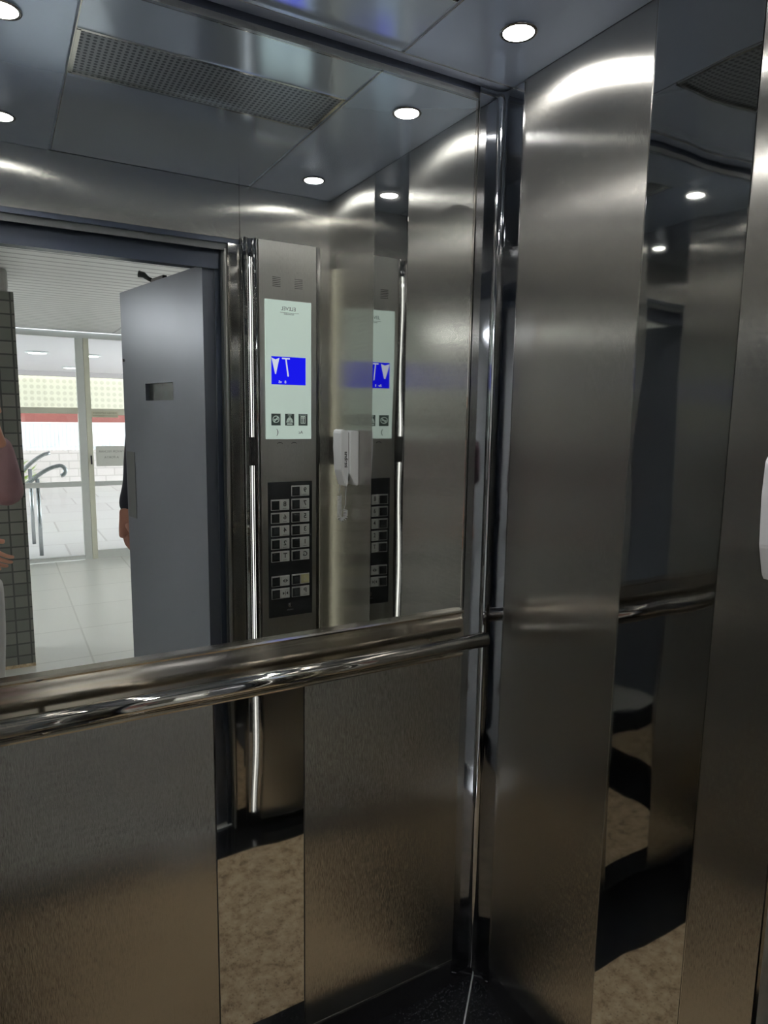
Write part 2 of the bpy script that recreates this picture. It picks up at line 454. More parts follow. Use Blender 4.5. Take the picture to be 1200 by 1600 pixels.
# corner columns (bent chrome-like sheet with a rounded inner bend)
def column(name, cx, cy, sx, sy):
    """corner at cx,cy ; legs run sx,sy directions"""
    leg, r, t = .073, .020, .005
    n = 10
    inner = [(leg, 0 + t)]
    c = (t + r, t + r)
    for k in range(n + 1):
        a = -PI / 2 - (PI / 2) * k / n
        inner.append((c[0] + r * math.cos(a), c[1] + r * math.sin(a)))
    inner.append((t, leg))
    pts = [(leg, 0.0)] + inner + [(0, leg), (0, 0)]
    q = [(cx + sx * u, cy + sy * v) for u, v in pts]
    b = mb('column').extrude_prof(q, .036, H - .004, 'Z')
    o = b.build(name, loc=(cx + sx * .03, cy + sy * .03, .036))
    for p in o.data.polygons: p.use_smooth = True
    o.data.set_sharp_from_angle(angle=math.radians(28))
    return o
tag(column('trim_1', .002, BK + .002 + .002, -1, -1), kind='structure')
tag(column('trim_2', -W - .002, BK + .004, 1, -1), kind='structure')

# mirror ----------------------------------------------------------------
mx0, mx1, mz0, mz1 = -W + .078, -.0795, 1.052, H - .035
mir = empty('wall_mirror', (-.567, BK + .004, mz0), 'large frameless mirror above the steel rail band on the back wall', 'mirror')
mb('mirror').box(mx0, mx1, BK, BK + .008, mz0, mz1).build('mirror_glass', mir)
b = mb('chrome')
b.box(mx1, mx1 + .0045, BK - .001, BK + .009, mz0, mz1).box(mx0 - .0045, mx0, BK - .001, BK + .009, mz0, mz1)
b.box(mx0 - .0045, mx1 + .0045, BK - .001, BK + .009, mz1, mz1 + .0045)
b.build('edge_strip', mir)

# handrail ----------------------------------------------------------------
hr = empty('handrail', (-.567, -.03, .99), 'shiny round steel handrail tube on a rounded steel band below the mirror', 'handrail')
bx0, bx1 = -W + .078, -.079
z0, z1 = .936, 1.052
prof = []
yb = BK + .004; 
prof.append((yb, z0)); prof.append((-.002, z0)); prof.append((-.004, z0 + .004)); prof.append((-.002, z0 + .008)); prof.append((BK - .006, z0 + .010))
for k in range(0, 13):
    a = k / 12
    zz = z0 + .012 + a * (z1 - z0 - .024)
    prof.append((BK - .006 - .009 * math.sin(PI * a) ** .8, zz))
prof += [(BK - .006, z1 - .010), (-.002, z1 - .008), (-.004, z1 - .004), (-.002, z1), (yb, z1)]
o = mb('band').extrude_prof(prof, bx0, bx1, 'X').build('mounting_band', hr)
shade(o); o.data.set_sharp_from_angle(angle=math.radians(35))
TY, TZ, TR = -.062, .992, .0175
tx0, tx1 = -W + .045, -.056
o = mb('chrome').tube([(tx0, TY, TZ), (tx0 + .0015, TY, TZ), (tx1 - .0015, TY, TZ), (tx1, TY, TZ)], [TR - .0015, TR, TR, TR - .0015], 40).build('rail_tube', hr)
for bxp, sgn in ((-.150, -1), (-1.005, -1)):
    pts = []
    for k in range(9):
        a = PI / 2 * k / 8
        pts.append((bxp, -.012 - .050 * math.sin(a), TZ - .028 + .028 * (1 - math.cos(a)) - .0))
    bk = mb('chrome').tube(pts, .006, 14).build('bracket', hr)
    mb('chrome').lathe([(.016, -.009), (.018, -.013), (.012, -.017)], (bxp, 0, TZ - .028), 24, 'Y').build('rosette', bk)

# ceiling -----------------------------------------------------------------
ce = struct('ceiling', (-.567, -.46, H))
yc0, yc1 = -.018, F + .002
CS0, CS1 = -.288, -.873
GY0, GY1 = -.212, -.408
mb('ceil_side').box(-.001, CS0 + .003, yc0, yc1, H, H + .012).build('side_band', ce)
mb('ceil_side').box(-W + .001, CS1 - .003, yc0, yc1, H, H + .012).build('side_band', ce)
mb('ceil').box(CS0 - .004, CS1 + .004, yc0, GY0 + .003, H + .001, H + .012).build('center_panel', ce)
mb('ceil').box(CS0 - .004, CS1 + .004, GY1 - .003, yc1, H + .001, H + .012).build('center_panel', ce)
g = mb('grille').box(CS0 - .012, CS1 + .012, GY0, GY1, H + .006, H + .012).build('perforated_grille', ce)
b = mb('trim')
b.box(CS0 - .004, CS1 + .004, GY0 - .004, GY0 + .003, H - .001, H + .012).box(CS0 - .004, CS1 + .004, GY1 - .003, GY1 + .004, H - .001, H + .012)
b.box(CS0 - .012, CS0 - .004, GY0, GY1, H - .001, H + .012).box(CS1 + .004, CS1 + .012, GY0, GY1, H - .001, H + .012)
b.build('grille_frame', g)
for x in (CS0, CS1):
    mb('gap_blue').box(x - .0045, x + .0035, yc0, yc1, H + .002, H + .014).build('seam_groove', ce)
    mb('trim').box(x + .001, x + .0035, yc0, yc1, H - .0008, H + .012).build('seam_line', ce)
mb('trim').box(-W + .001, -.001, yc0, yc0 + .003, H - .002, H + .03).build('edge_trim', ce)
mb('gap_blue').box(-W - .06, .06, F - .12, BK + .05, H + .09, H + .11).build('roof_shell', ce)
mb('gap_blue').box(-W - .02, .02, yc0 - .03, BK + .012, H + .0035, H + .009).build('gap_backing', ce)

def downlight(x, y, label):
    t = empty('downlight', (x, y, H), label, 'ceiling light', 'round recessed downlights in the cabin ceiling')
    mb('chrome').lathe([(.0295, 0), (.0345, -.0005), (.036, -.002), (.035, -.0035), (.0300, -.004), (.0290, -.0028), (.0290, 0)], (x, y, H), 40).build('bezel', t)
    mb('lamp').lathe([(.0285, -.0012), (.0275, -.0036), (.018, -.0052), (.0, -.0058)][::-1], (x, y, H), 40).build('lens', t)
    sp = bpy.data.lights.new('downlight_beam', 'SPOT'); sp.energy = 7; sp.spot_size = math.radians(84); sp.spot_blend = .7; sp.shadow_soft_size = .02; sp.color = (1, .96, .88)
    so_ = bpy.data.objects.new('downlight_beam', sp); COL.objects.link(so_); so_.location = (0, 0, -.012); so_.parent = t
    return t
downlight(-.137, -.193, 'glowing round downlight at the back right of the cabin ceiling')
downlight(-.137, -.754, 'glowing round downlight at the front right, above the button panel')
downlight(-.997, -.215, 'glowing round downlight at the back left of the cabin ceiling')
downlight(-.997, -.740, 'glowing round downlight at the front left, above the doorway')

# front wall ----------------------------------------------------------------
wf = struct('wall_front', (-.5, F, 0))
PX = -.323
mb('brushed').box(PX + .0012, .012, F, F - .012, 0.0, H).build('return_panel', wf)
mb('brushed').box(-W - .012, PX - .0006, F, F - .012, 2.081, H).build('header_panel', wf)
mb('brushed').box(-W - .012, JL, F, F - .012, 0.0, 2.081).build('return_panel', wf)
mb('black').box(PX - .0007, PX + .0012, F - .001, F - .010, 0, H).build('seam_line', wf)
mb('leaf_dark').box(-W, PX, F - .003, F - .05, 2.066, 2.081).build('header_lip', wf)
mb('leaf_plate').box(-W, JX, F - .012, F - .018, 2.045, 2.068).build('header_track', wf)
mb('leaf_dark').box(-W, JX, F - .045, F - .052, 1.99, 2.081).build('header_face', wf)
mb('black_gap').box(-W - .1, .06, F - .014, F - .03, H, 2.42).build('top_backing', wf)
# doorway post: narrow brushed reveal with chrome lips
mb('chrome').extrude_prof([(PX, F), (PX - .010, F + .0005), (JX + .003, F + .0005), (JX, F - .003), (JX, F - .05), (PX, F - .05)], 0, 2.066, 'Z').build('door_post', wf)
mb('brushed_soft').box(JX - .007, JX - .001, F - .010, F - .047, 0, 2.05).build('door_post_inner', wf)
mb('leaf_plate').box(JX - .012, JX - .007, F - .028, F - .047, 0, 2.05).build('door_seal', wf)
mb('chrome').box(JL - .03, JL, F, F - .05, 0, 2.066).build('door_post', wf)
mb('trim').box(-W, 0, F - .013, F - .045, -.03, -.001).build('sill', wf)

# ------------------------------------------------------------------ control panel
YF = -.905
cp = empty('control_panel', (-.165, F, .03), 'tall steel lift control column with lit display, buttons and light strips', 'control panel')
prof = [(-.321, F), (-.321, -.917), (-.317, -.911), (-.310, -.909), (-.304, -.912), (-.3005, -.918), (-.2895, -.918), (-.287, -.911), (-.282, -.906), (-.275, -.9045), (-.2705, -.908), (-.270, -.914), (-.268, -.914), (-.268, F)]
o = mb('chrome_fine').extrude_prof(prof, .03, 2.088, 'Z').build('chrome_gutter', cp); shade(o); o.data.set_sharp_from_angle(angle=math.radians(40))
prof = [(-.0615, F), (-.0615, -.908), (-.058, -.9045), (-.052, -.9055), (-.0445, -.910), (-.0435, F)]
o = mb('chrome_fine').extrude_prof(prof, .03, 2.086, 'Z').build('chrome_gutter', cp); shade(o); o.data.set_sharp_from_angle(angle=math.radians(40))
mb('brushed_soft').box(-.2675, -.0618, F + .001, YF, .03, 2.087, bevel=.0007).build('faceplate', cp)
for a, b_ in ((1.44, 2.03), (.06, 1.342)):
    mb('led').box(-.2960, -.2936, -.918, -.9165, a, b_).build('light_strip', cp)
    hi = b_ > 2
    mb('led_side').box(-.0435, -.0410, -.928, -.9135, a, b_ if hi else 1.336).build('light_strip', cp)
    mb('chrome_fine').box(-.0436, -.0402 if hi else -.0414, -.9134, -.9115, a - .002, b_ + .002).build('strip_lip', cp)
for cx in (-.2065, -.127):
    b = mb('black')
    for k in range(6):
        z = 1.942 + k * .0058
        b.box(cx - .0145, cx + .0145, YF - .002, YF + .0004, z, z + .0019)
    b.build('speaker_slots', cp)
dx0, dx1, dz0, dz1 = -.2495, -.0820, 1.433, 1.899
dg = mb('display_glass').box(dx0, dx1, YF - .001, YF + .0035, dz0, dz1, bevel=.0012).build('display_panel', cp)
T = YF + .0036
mb('ink').text('ELEVEL', .0175, faceY(-.166, T, 1.8715)).box(-.196, -.128, T, T + .0003, 1.8585, 1.8595).text('ELEVADORES', .0062, faceY(-.164, T, 1.8545)).build('brand_lettering', dg)
sc = mb('blue').box(-.2285, -.1035, YF, YF + .0042, 1.619, 1.7125).build('lcd_screen', dg)
T2 = YF + .0043
b = mb('lcd_white')
ax = -.214
b.extrude_prof([(ax + .0145, 1.7085), (ax, 1.702), (ax - .0145, 1.7085), (ax - .0015, 1.6535), (ax + .0015, 1.6535)], T2, T2 + .0004, 'Y')
b.box(-.1905, -.1620, T2, T2 + .0004, 1.7045, 1.7095)
b.extrude_prof([(-.1785, 1.7045), (-.1735, 1.7045), (-.1655, 1.647), (-.1710, 1.647)], T2, T2 + .0004, 'Y')
b.text('8', .0135, faceY(-.1785, T2, 1.6275)).text('vS', .0125, faceY(-.1975, T2, 1.6275), bold=.0002)
b.build('screen_symbols', sc)
# pictograms
def ring(b, cx, cz, r0, r1, y0, y1, n=20):
    for k in range(n):
        a, c = 2 * PI * k / n, 2 * PI * (k + 1) / n
        b.extrude_prof([(cx + r0 * math.cos(a), cz + r0 * math.sin(a)), (cx + r1 * math.cos(a), cz + r1 * math.sin(a)), (cx + r1 * math.cos(c), cz + r1 * math.sin(c)), (cx + r0 * math.cos(c), cz + r0 * math.sin(c))], y0, y1, 'Y')
iz = 1.500; hw, hh = .0168, .0200
for cx in (-.2135, -.1635, -.1135):
    p = mb('icon').box(cx - hw, cx + hw, YF, YF + .0042, iz - hh, iz + hh).build('pictogram', dg)
    b = mb('icon_light')
    if cx < -.2:      # no smoking
        ring(b, cx, iz + .001, .0095, .0125, T2, T2 + .0003)
        b.extrude_prof([(cx - .010, iz - .007), (cx - .007, iz - .010), (cx + .010, iz + .008), (cx + .007, iz + .011)], T2, T2 + .0003, 'Y')
        b.box(cx - .008, cx + .007, T2, T2 + .0003, iz - .001, iz + .002)
    elif cx < -.15:   # load weight
        b.extrude_prof([(cx - .013, iz - .010), (cx + .013, iz - .010), (cx + .010, iz + .001), (cx + .005, iz + .007), (cx - .005, iz + .007), (cx - .010, iz + .001)], T2, T2 + .0003, 'Y')
        ring(b, cx, iz + .0095, .0018, .0036, T2, T2 + .0003, 12)
        b.box(cx - .010, cx + .010, T2, T2 + .0003, iz - .0175, iz - .0125)
        b.box(cx - .007, cx + .007, T2, T2 + .0003, iz + .0150, iz + .0180)
        b.mat(M['icon']).text('kg', .010, faceY(cx, T2 + .0003, iz - .004))
    else:             # persons in a cabin
        b.box(cx - .009, cx + .009, T2, T2 + .0003, iz - .013, iz + .013).box(cx - .013, cx + .013, T2, T2 + .0003, iz + .0155, iz + .0172)
        b.mat(M['icon'])
        for q in (-.0042, .0042):
            b.box(cx + q - .0022, cx + q + .0022, T2 + .0003, T2 + .0006, iz - .011, iz + .005)
            b.box(cx + q - .0016, cx + q + .0016, T2 + .0003, T2 + .0006, iz + .0062, iz + .0095)
    b.build('symbol', p)
mb('ink').text('(', .026, faceY(-.208, T, 1.458)).build('small_mark', dg)
mb('ink').text('Ac', .015, faceY(-.1225, T, 1.456)).build('small_mark', dg)
for cx in (-.1985, -.146):
    b = mb('black')
    pts = [(cx + .0095 * math.cos(a), YF + .0006, 1.4165 + .0045 * math.sin(a)) for a in [PI * k / 8 for k in range(9)]]
    b.tube(pts, .0011, 6)
    b.build('lock_slot', cp)
# keypad
kp = mb('keypad').box(-.2445, -.0785, YF, YF + .0025, .797, 1.284, bevel=.0008).build('keypad_plate', cp)
K = YF + .0025
labs = {(0, 0): '9', (0, 1): '7', (0, 2): '5', (0, 3): '3', (0, 4): '1', (0, 5): 'G',
        (1, 1): '8', (1, 2): '6', (1, 3): '4', (1, 4): '2', (1, 5): 'T',
        (0, 6): 'bell', (0, 7): 'P', (1, 6): 'open', (1, 7): 'close'}
zt = [1.270, 1.223, 1.1765, 1.1300, 1.0835, 1.0380, .9490, .9030]
for (c, r), s in sorted(labs.items()):
    xr = -.0900 if c == 0 else -.1665      # viewer's left edge (greater x)
    xl = xr - .0680                        # viewer's right edge
    zb, ztp = zt[r] - .0385, zt[r] - .0005
    zc = (zb + ztp) / 2
    k = mb('key_frame').box(xl, xr, K - .0005, K + .0012, zb, ztp, bevel=.0005).build('floor_button', kp)
    pl = mb('key_plate_yellow' if s == 'bell' else 'key_plate').box(xr - .0325, xr - .0015, K + .0010, K + .0030, zb + .003, ztp - .003, bevel=.0006)
    cx = xr - .017; yy = K + .0031
    pl.mat(M['black'] if s != 'bell' else M['sticker'])
    if s == 'bell':
        pl.extrude_prof([(cx - .008, zc - .006), (cx + .008, zc - .006), (cx + .004, zc + .001), (cx + .003, zc + .007), (cx - .003, zc + .007), (cx - .004, zc + .001)], yy, yy + .0003, 'Y')
    elif s in ('open', 'close'):
        d = 1 if s == 'open' else -1
        pl.box(cx - .0009, cx + .0009, yy, yy + .0003, zc - .008, zc + .008)
        for q in (-1, 1):
            a0_, a1_ = (cx + q * .003, cx + q * .010) if d > 0 else (cx + q * .010, cx + q * .003)
            pl.extrude_prof([(a0_, zc - .006), (a0_, zc + .006), (a1_, zc)], yy, yy + .0003, 'Y')
    else:
        pl.text(s, .024, faceY(cx, yy, zc + .002), .0002, .0004)
        pl.box(cx - .008, cx + .006, yy, yy + .0002, zc - .0135, zc - .0125)
    pl.build('number_plate', k)
    # push piece: rounded block in a chrome lip
    bx = xl + .0175
    b = mb('key_button')
    b.box(bx - .0155, bx + .0155, K + .0005, K + .0022, zb + .0015, ztp - .0015, bevel=.001)
    b.box(bx - .0115, bx + .0110, K + .0020, K + .0065, zb + .0065, ztp - .0065, bevel=.0028)
    b.mat(M['key_frame']).box(bx - .0155, bx + .0155, K + .0020, K + .0042, ztp - .0042, ztp - .0020, bevel=.0006)
    b.box(bx + .0135, bx + .0150, K + .0020, K + .0036, zb + .003, ztp - .004, bevel=.0004)
    b.build('push_piece', k)
lk = mb('chrome').lathe([(.0085, 0), (.0085, .003), (.0065, .0045), (.0, .0048)][::-1], (-.1650, K, .8375), 24, 'Y').build('key_lock', kp)
mb('black').box(-.1660, -.1640, K + .0045, K + .0053, .8325, .8425).build('key_slot', lk)
mb('phone_grey').text('MANUAL', .0062, faceY(-.165, K + .0001, .8195)).build('lock_lettering', kp)

# ------------------------------------------------------------------ intercom phone on the right wall
ph = empty('intercom_phone', (-.003, -.730, 1.37), 'white wall intercom handset with coiled white cord on the right steel wall', 'intercom')
# base: x from 0 to -.030, chamfered lower end
def chamfer_box(b, xw, xf, ya, yb_, zt_, zm, zl, taper=.004):
    """prism whose front lower end slopes back to the wall; xw wall side, xf front"""
    pts_w = [(xw, zt_), (xw, zl + .0)]
    prof = [(xw, zt_), (xf, zt_ - .002), (xf, zm), (xw - (xw - xf) * .35, zl), (xw, zl)]
    b.extrude_prof(prof, ya, yb_, 'Y')
b = mb('phone'); chamfer_box(b, -.0005, -.031, -.692, -.770, 1.468, 1.325, 1.285)
bmesh.ops.bevel(b.bm, geom=list(b.bm.edges), offset=.0022, segments=2, affect='EDGES')
o = b.build('base', ph)
b = mb('phone')
prof = [(-.032, 1.466), (-.056, 1.472), (-.0615, 1.462), (-.0605, 1.41), (-.0575, 1.335), (-.044, 1.290), (-.0385, 1.280), (-.033, 1.288), (-.032, 1.33)]
b.extrude_prof(prof, -.7040, -.7660, 'Y')
bmesh.ops.bevel(b.bm, geom=list(b.bm.edges), offset=.0028, segments=3, affect='EDGES')
hs = b.build('handset', ph)
mb('phone_grey').box(-.0306, -.0324, -.7045, -.7655, 1.30, 1.462).build('seam', hs)
RW = Matrix(((0, 0, 1, -.0465), (0, 1, 0, -.7038), (1, 0, 0, 1.375), (0, 0, 0, 1)))
# lettering along the side that faces the mirror (reads upward)
side = Matrix(((-1, 0, 0, -.0420), (0, 0, 1, -.7042), (0, 1, 0, 1.3720), (0, 0, 0, 1))) @ Matrix.Rotation(PI / 2, 4, 'Z')
mb('black').text('intelbras', .0155, side, .0006, .0004).build('lettering', hs)
# cord : coiled loop hanging from the handset and back to the base
b = mb('phone')
def coil(path, r, turns, n):
    out = []
    for i in range(n + 1):
        t = i / n; f = t * (len(path) - 1); j = min(int(f), len(path) - 2); u = f - j
        p = path[j].lerp(path[j + 1], u); d = (path[j + 1] - path[j]).normalized()
        a = d.cross(Vector((0, 1, 0))).normalized(); c = a.cross(d)
        th = 2 * PI * turns * t
        out.append(p + a * r * math.cos(th) + c * r * math.sin(th))
    return out
cpath = []
for k in range(31):
    t = k / 30
    if t < .62: cpath.append(Vector((-.042, -.752, 1.245 - .072 * t / .62)))
    elif t < .84:
        a = (t - .62) / .22 * PI; cpath.append(Vector((-.0305 - .0115 * math.cos(a), -.752, 1.173 - .0120 * math.sin(a))))
    else: cpath.append(Vector((-.019, -.752, 1.173 + .022 * (t - .84) / .16)))
cl = coil(cpath, .0066, 26, 620)
b.tube([(-.040, -.750, 1.283), (-.044, -.752, 1.262)] + cl[:1], .0012, 6)
b.tube(cl, .0016, 6)
b.tube([cl[-1], (-.019, -.752, 1.215), (-.018, -.750, 1.287)], .0012, 6)
b.build('coiled_cord', ph)

# ------------------------------------------------------------------ landing door (hinged, open into the lobby)
def lf(s, d, z):
    """door plane: s along the leaf from the hinge, d thickness toward the person behind"""
    A = Vector((-.430, -.967)); B = Vector((-.580, -1.707)); u = (B - A).normalized(); n = Vector((-u.y, u.x))
    # n points to +x side? choose side away from the cabin viewer
    if n.x < 0: n = -n
    q = A + u * s + n * d
    return (q.x, q.y, z)
dr = tag(empty('door_1', (-.430, -.985, 0), kind='structure'))
u = Vector((-.15, -.74)).normalized(); ang = math.atan2(u.y, u.x)
DM = Matrix.Translation((-.430, -.967, 0)) @ Matrix.Rotation(ang, 4, 'Z')
def leafbox(b, s0, s1, d0, d1, z0_, z1_, bevel=0):
    n0 = len(b.bm.verts); b.bm.verts.ensure_lookup_table()
    old = set(b.bm.verts)
    b.box(s0, s1, d0, d1, z0_, z1_, bevel)
    vs = [v for v in b.bm.verts if v not in old]
    bmesh.ops.transform(b.bm, matrix=DM, verts=vs); return b
# local +d is the +x side (behind the leaf); the face seen in the mirror is d=0
sg = 1 if (DM.to_3x3() @ Vector((0, 1, 0))).x > 0 else -1
b = mb('leaf')
wz0, wz1, ws0, ws1 = 1.563, 1.628, .270, .526
for a in ((.02, ws0, 0.01, 2.0), (ws1, .760, 0.01, 2.0), (ws0, ws1, 0.01, wz0), (ws0, ws1, wz1, 2.0)):
    leafbox(b, a[0], a[1], 0, sg * .042, a[2], a[3])
b.build('door_leaf', dr)
b = mb('tinted'); leafbox(b, ws0, ws1, sg * .016, sg * .022, wz0, wz1); b.build('vision_window', dr)
b = mb('leaf_plate'); leafbox(b, .662, .748, -sg * .002, 0, 1.076, 1.354, .0008); pl = b.build('handle_plate', dr)
b = mb('bar_black'); leafbox(b, .735, .745, -sg * .005, -sg * .001, 1.722, 1.733)
leafbox(b, .36, .47, sg * .012, sg * .03, 2.002, 2.018, .003); b.build('closer_arm', dr)
p0 = DM @ Vector((.47, sg * .02, 2.012))
mb('bar_black').tube([p0, p0 + Vector((-.012, -.03, .012)), p0 + Vector((-.022, -.05, .026)), p0 + Vector((-.040, -.058, .030))], [.008, .008, .011, .013], 12).build('closer_roller', dr)
b = mb('trim'); leafbox(b, .02, .76, sg * .040, sg * .044, 1.998, 2.002); b.build('top_edge', dr)

# landing frame and walls ----------------------------------------------------
lw = struct('wall_landing', (-.5, -1.06, 0))
b = mb('leaf_dark')
b.box(-.392, -.345, -.985, -1.07, 0, 2.0).box(-1.155, -1.105, -.985, -1.07, 0, 2.0).box(-1.155, -.345, -.985, -1.07, 2.0, 2.06)
b.build('door_frame', lw)
b = mb('lobby_wall')
b.box(-.345, 2.4, -1.0, -1.10, 0, 2.30).box(-3.2, -1.155, -1.0, -1.10, 0, 2.30).box(-1.155, -.345, -1.0, -1.10, 2.06, 2.30)
b.build('plaster', lw)
tag(mb('lobby_wall').box(2.4, 2.5, -1.0, -6.2, 0, 2.30).build('wall_lobby_right'), kind='structure')
tag(mb('lobby_wall').box(-3.3, -3.2, -1.0, -6.2, 0, 2.30).build('wall_lobby_left'), kind='structure')
tag(mb('lobby_floor').box(-3.2, 2.4, F - .045, -6.11, -.05, -.0005).build('floor_lobby'), kind='structure')
tag(mb('slats').box(-3.2, 2.4, -1.10, -6.10, 2.285, 2.31).build('ceiling_lobby'), kind='structure')

pil = empty('tiled_pillar', (-1.25, -3.25, 0), 'lobby pillar covered in small square grey-green tiles, left of the doorway view', 'pillar')
mb('tiles').box(-1.60, -.931, -3.078, -3.45, .02, 2.165).build('tiled_shaft', pil)
o = mb('grey_plaster').box(-1.62, -.955, -3.06, -3.47, 2.165, 2.285, bevel=.02).build('capital', pil)
mb('granite').box(-1.60, -.931, -3.078, -3.45, 0, .02).build('plinth', pil)

# lobby glass front -----------------------------------------------------------
GYY = -6.14
w1 = struct('window_1', (-.3, GYY, 0))
def bar(x0, x1, z0, z1, m='alu', d=.05, nm='frame_bar', par=w1, yo=0):
    return mb(m).box(x0, x1, GYY - d / 2 + yo, GYY + d / 2 + yo, z0, z1, bevel=.002).build(nm, par)
bar(-3.2, 2.4, 2.225, 2.285)
bar(-3.2, -.335, 0, .045); bar(-.235, 2.4, 0, .09, yo=.01)
bar(-3.2, -.335, .755, .805, d=.04); bar(-.225, 2.4, .755, .800, d=.04)
bar(-3.2, -.335, 1.485, 1.545, d=.04, m='alu_side'); bar(-.225, 2.4, 1.475, 1.54, d=.04, m='alu_side')
bar(-.345, -.275, 0, 2.225, nm='mullion', d=.07); bar(-.272, -.222, 0, 2.225, m='alu_side', nm='mullion', d=.05, yo=.012)
for x in (-1.45, -2.5, .75, 1.6): bar(x - .03, x + .03, 0, 2.225, nm='mullion')
for a, c in ((-3.2, -2.53), (-2.47, -1.48), (-1.42, -.345), (-.222, .72), (.78, 1.57), (1.63, 2.4)):
    mb('glass').box(a, c, GYY - .003, GYY + .003, .04, 2.23).build('pane', w1)
tag(mb('bar_black').box(-.252, -.238, GYY + .04, GYY + .062, .98, 1.07, bevel=.003).build('door_lock', w1))
sg_ = empty('window_sign', (-.06, GYY + .006, 1.05), 'grey rectangular notice with two lines of text on the lobby glass door', 'sign')
mb('frost').box(-.195, .10, GYY + .004, GYY + .008, .955, 1.160).build('sign_board', sg_)
mb('sign_text').text('FAVOR FECHAR', .034, faceY(-.048, GYY + .0082, 1.105), .0004).build('sign_lettering', sg_)
mb('sign_text').text('A PORTA', .034, faceY(-.048, GYY + .0082, 1.045), .0004).build('sign_lettering', sg_)
st = empty('door_sticker', (-.1, GYY + .03, 1.47), 'narrow beige sticker with dark text on the rail of the lobby glass door', 'sticker')
mb('sticker').box(-.222, .03, GYY + .022, GYY + .026, 1.452, 1.512).build('sticker_face', st)
mb('ink').text('PORTARIA ELETRONICA', .0205, faceY(-.096, GYY + .0262, 1.495), .0004).box(-.21, .02, GYY + .026, GYY + .0265, 1.466, 1.469).build('sticker_lettering', st)

# lobby fill: two added ceiling panels that brighten the lobby, out of mirror view
for i, (x, y, lab) in enumerate(((1.2, -4.1, 'added square fill light over the right side of the lobby'), (-2.2, -4.1, 'added square fill light over the left side of the lobby'))):
    t = empty('ceiling_lamp', (x, y, 2.285), lab, 'ceiling light', 'added lobby fill lights')
    mb('alu').box(x - .31, x + .31, y - .31, y + .31, 2.255, 2.284, bevel=.003).build('housing', t)
    mb(emission('lobby_fill_glow', (1, 1, .97), 100)).box(x - .29, x + .29, y - .29, y + .29, 2.250, 2.256).build('diffuser', t)

# outdoors ----------------------------------------------------------------------
tag(mb('pavement').box(-16, 16, -6.17, -14, -.10, -.02).build('ground_pavement'), kind='structure')
tag(mb('pavement').box(-16, 16, -14.2, -30, -.10, -.03).build('ground_street'), kind='structure')
pc = tag(mb('porch').box(-9, 9, -6.17, -13.9, 2.285, 2.36).build('ceiling_porch'), kind='structure')
for x, y, lab in ((-.54, -8.98, 'bright round porch lamp left of the glass door mullion'), (.12, -9.07, 'bright round porch lamp right of the glass door mullion'), (.14, -12.2, 'small round porch lamp farthest from the lobby')):
    t = empty('ceiling_lamp', (x, y, 2.285), lab, 'ceiling light', 'porch lamps')
    mb('alu').lathe([(.13, 0), (.15, -.01), (.13, -.02), (.12, -.02)], (x, y, 2.285), 24).build('ring', t)
    mb('porch_lamp').lathe([(0, -.03), (.10, -.026), (.12, -.018), (.12, -.01)], (x, y, 2.285), 24).build('diffuser', t)
tag(mb('beam').box(-9, 9, -13.9, -14.1, 2.19, 2.36).build('trim_3'), kind='structure')
tag(mb('cream').box(-9, 9, -14.2, -14.24, 1.48, 2.60, ).build('mesh_screen'), 'cream perforated mesh screen across the far side of the porch', 'screen')
rb = tag(mb('red').box(-9, 9, -14.14, -14.22, 1.27, 1.48).build('trim_4'), kind='structure')
tag(mb('low_wall').box(-9, 9, -14.0, -14.25, -.03, .70).build('wall_garden'), kind='structure')
fe = empty('picket_fence', (0, -14.1, .70), 'white fence of close vertical bars on the low stone wall outside', 'fence')
mb('fence').box(-9, 9, -14.09, -14.13, .74, .79).box(-9, 9, -14.09, -14.13, 1.20, 1.25).build('fence_rail', fe)
b = mb('fence')
for k in range(150): b.box(-4.5 + k * .075, -4.5 + k * .075 + .038, -14.095, -14.12, .70, 1.25)
b.build('fence_bars', fe)
tag(mb('white_stucco').box(-9, 9, -15.4, -15.5, -.03, 2.6).build('wall_street'), kind='structure')

# ramp handrails outside the glass
def railing(name, y, xa, za, xb, zb_, posts, lab, hook=False):
    t = empty(name, (posts[0], y, 0), lab, 'handrail')
    pts = [(-3.0, y, za - .9), (xa, y, za), (xb - .05, y, zb_ - .012)]
    pts = [(xa - 1.2, y, za - .72), (xa, y, za)] + [(xa + (xb - xa) * k / 5, y, za + (zb_ - za) * (1 - (1 - k / 5) ** 1.6)) for k in range(1, 6)]
    if hook:
        for k in range(1, 9):
            a = PI / 2 - (PI * .95) * k / 8
            pts.append((xb + .055 * math.cos(a), y, zb_ - .055 + .055 * math.sin(a)))
    mb('rail_steel').tube(pts, .021, 14).build('top_rail', t)
    for x in posts:
        i = min(range(len(pts)), key=lambda q: abs(pts[q][0] - x))
        mb('rail_steel').tube([(x, y, -.02), (x, y, za + (x - xa) * .5)], .02, 12).build('post', t)
    return t
railing('ramp_handrail', -6.62, -.80, .765, -.505, .935, [-.722], 'steel ramp handrail with a hooked end, nearest the lobby glass', True)
railing('ramp_handrail', -7.36, -.86, .800, -.545, 1.030, [-.762], 'steel ramp handrail with a straight end, behind the hooked one')

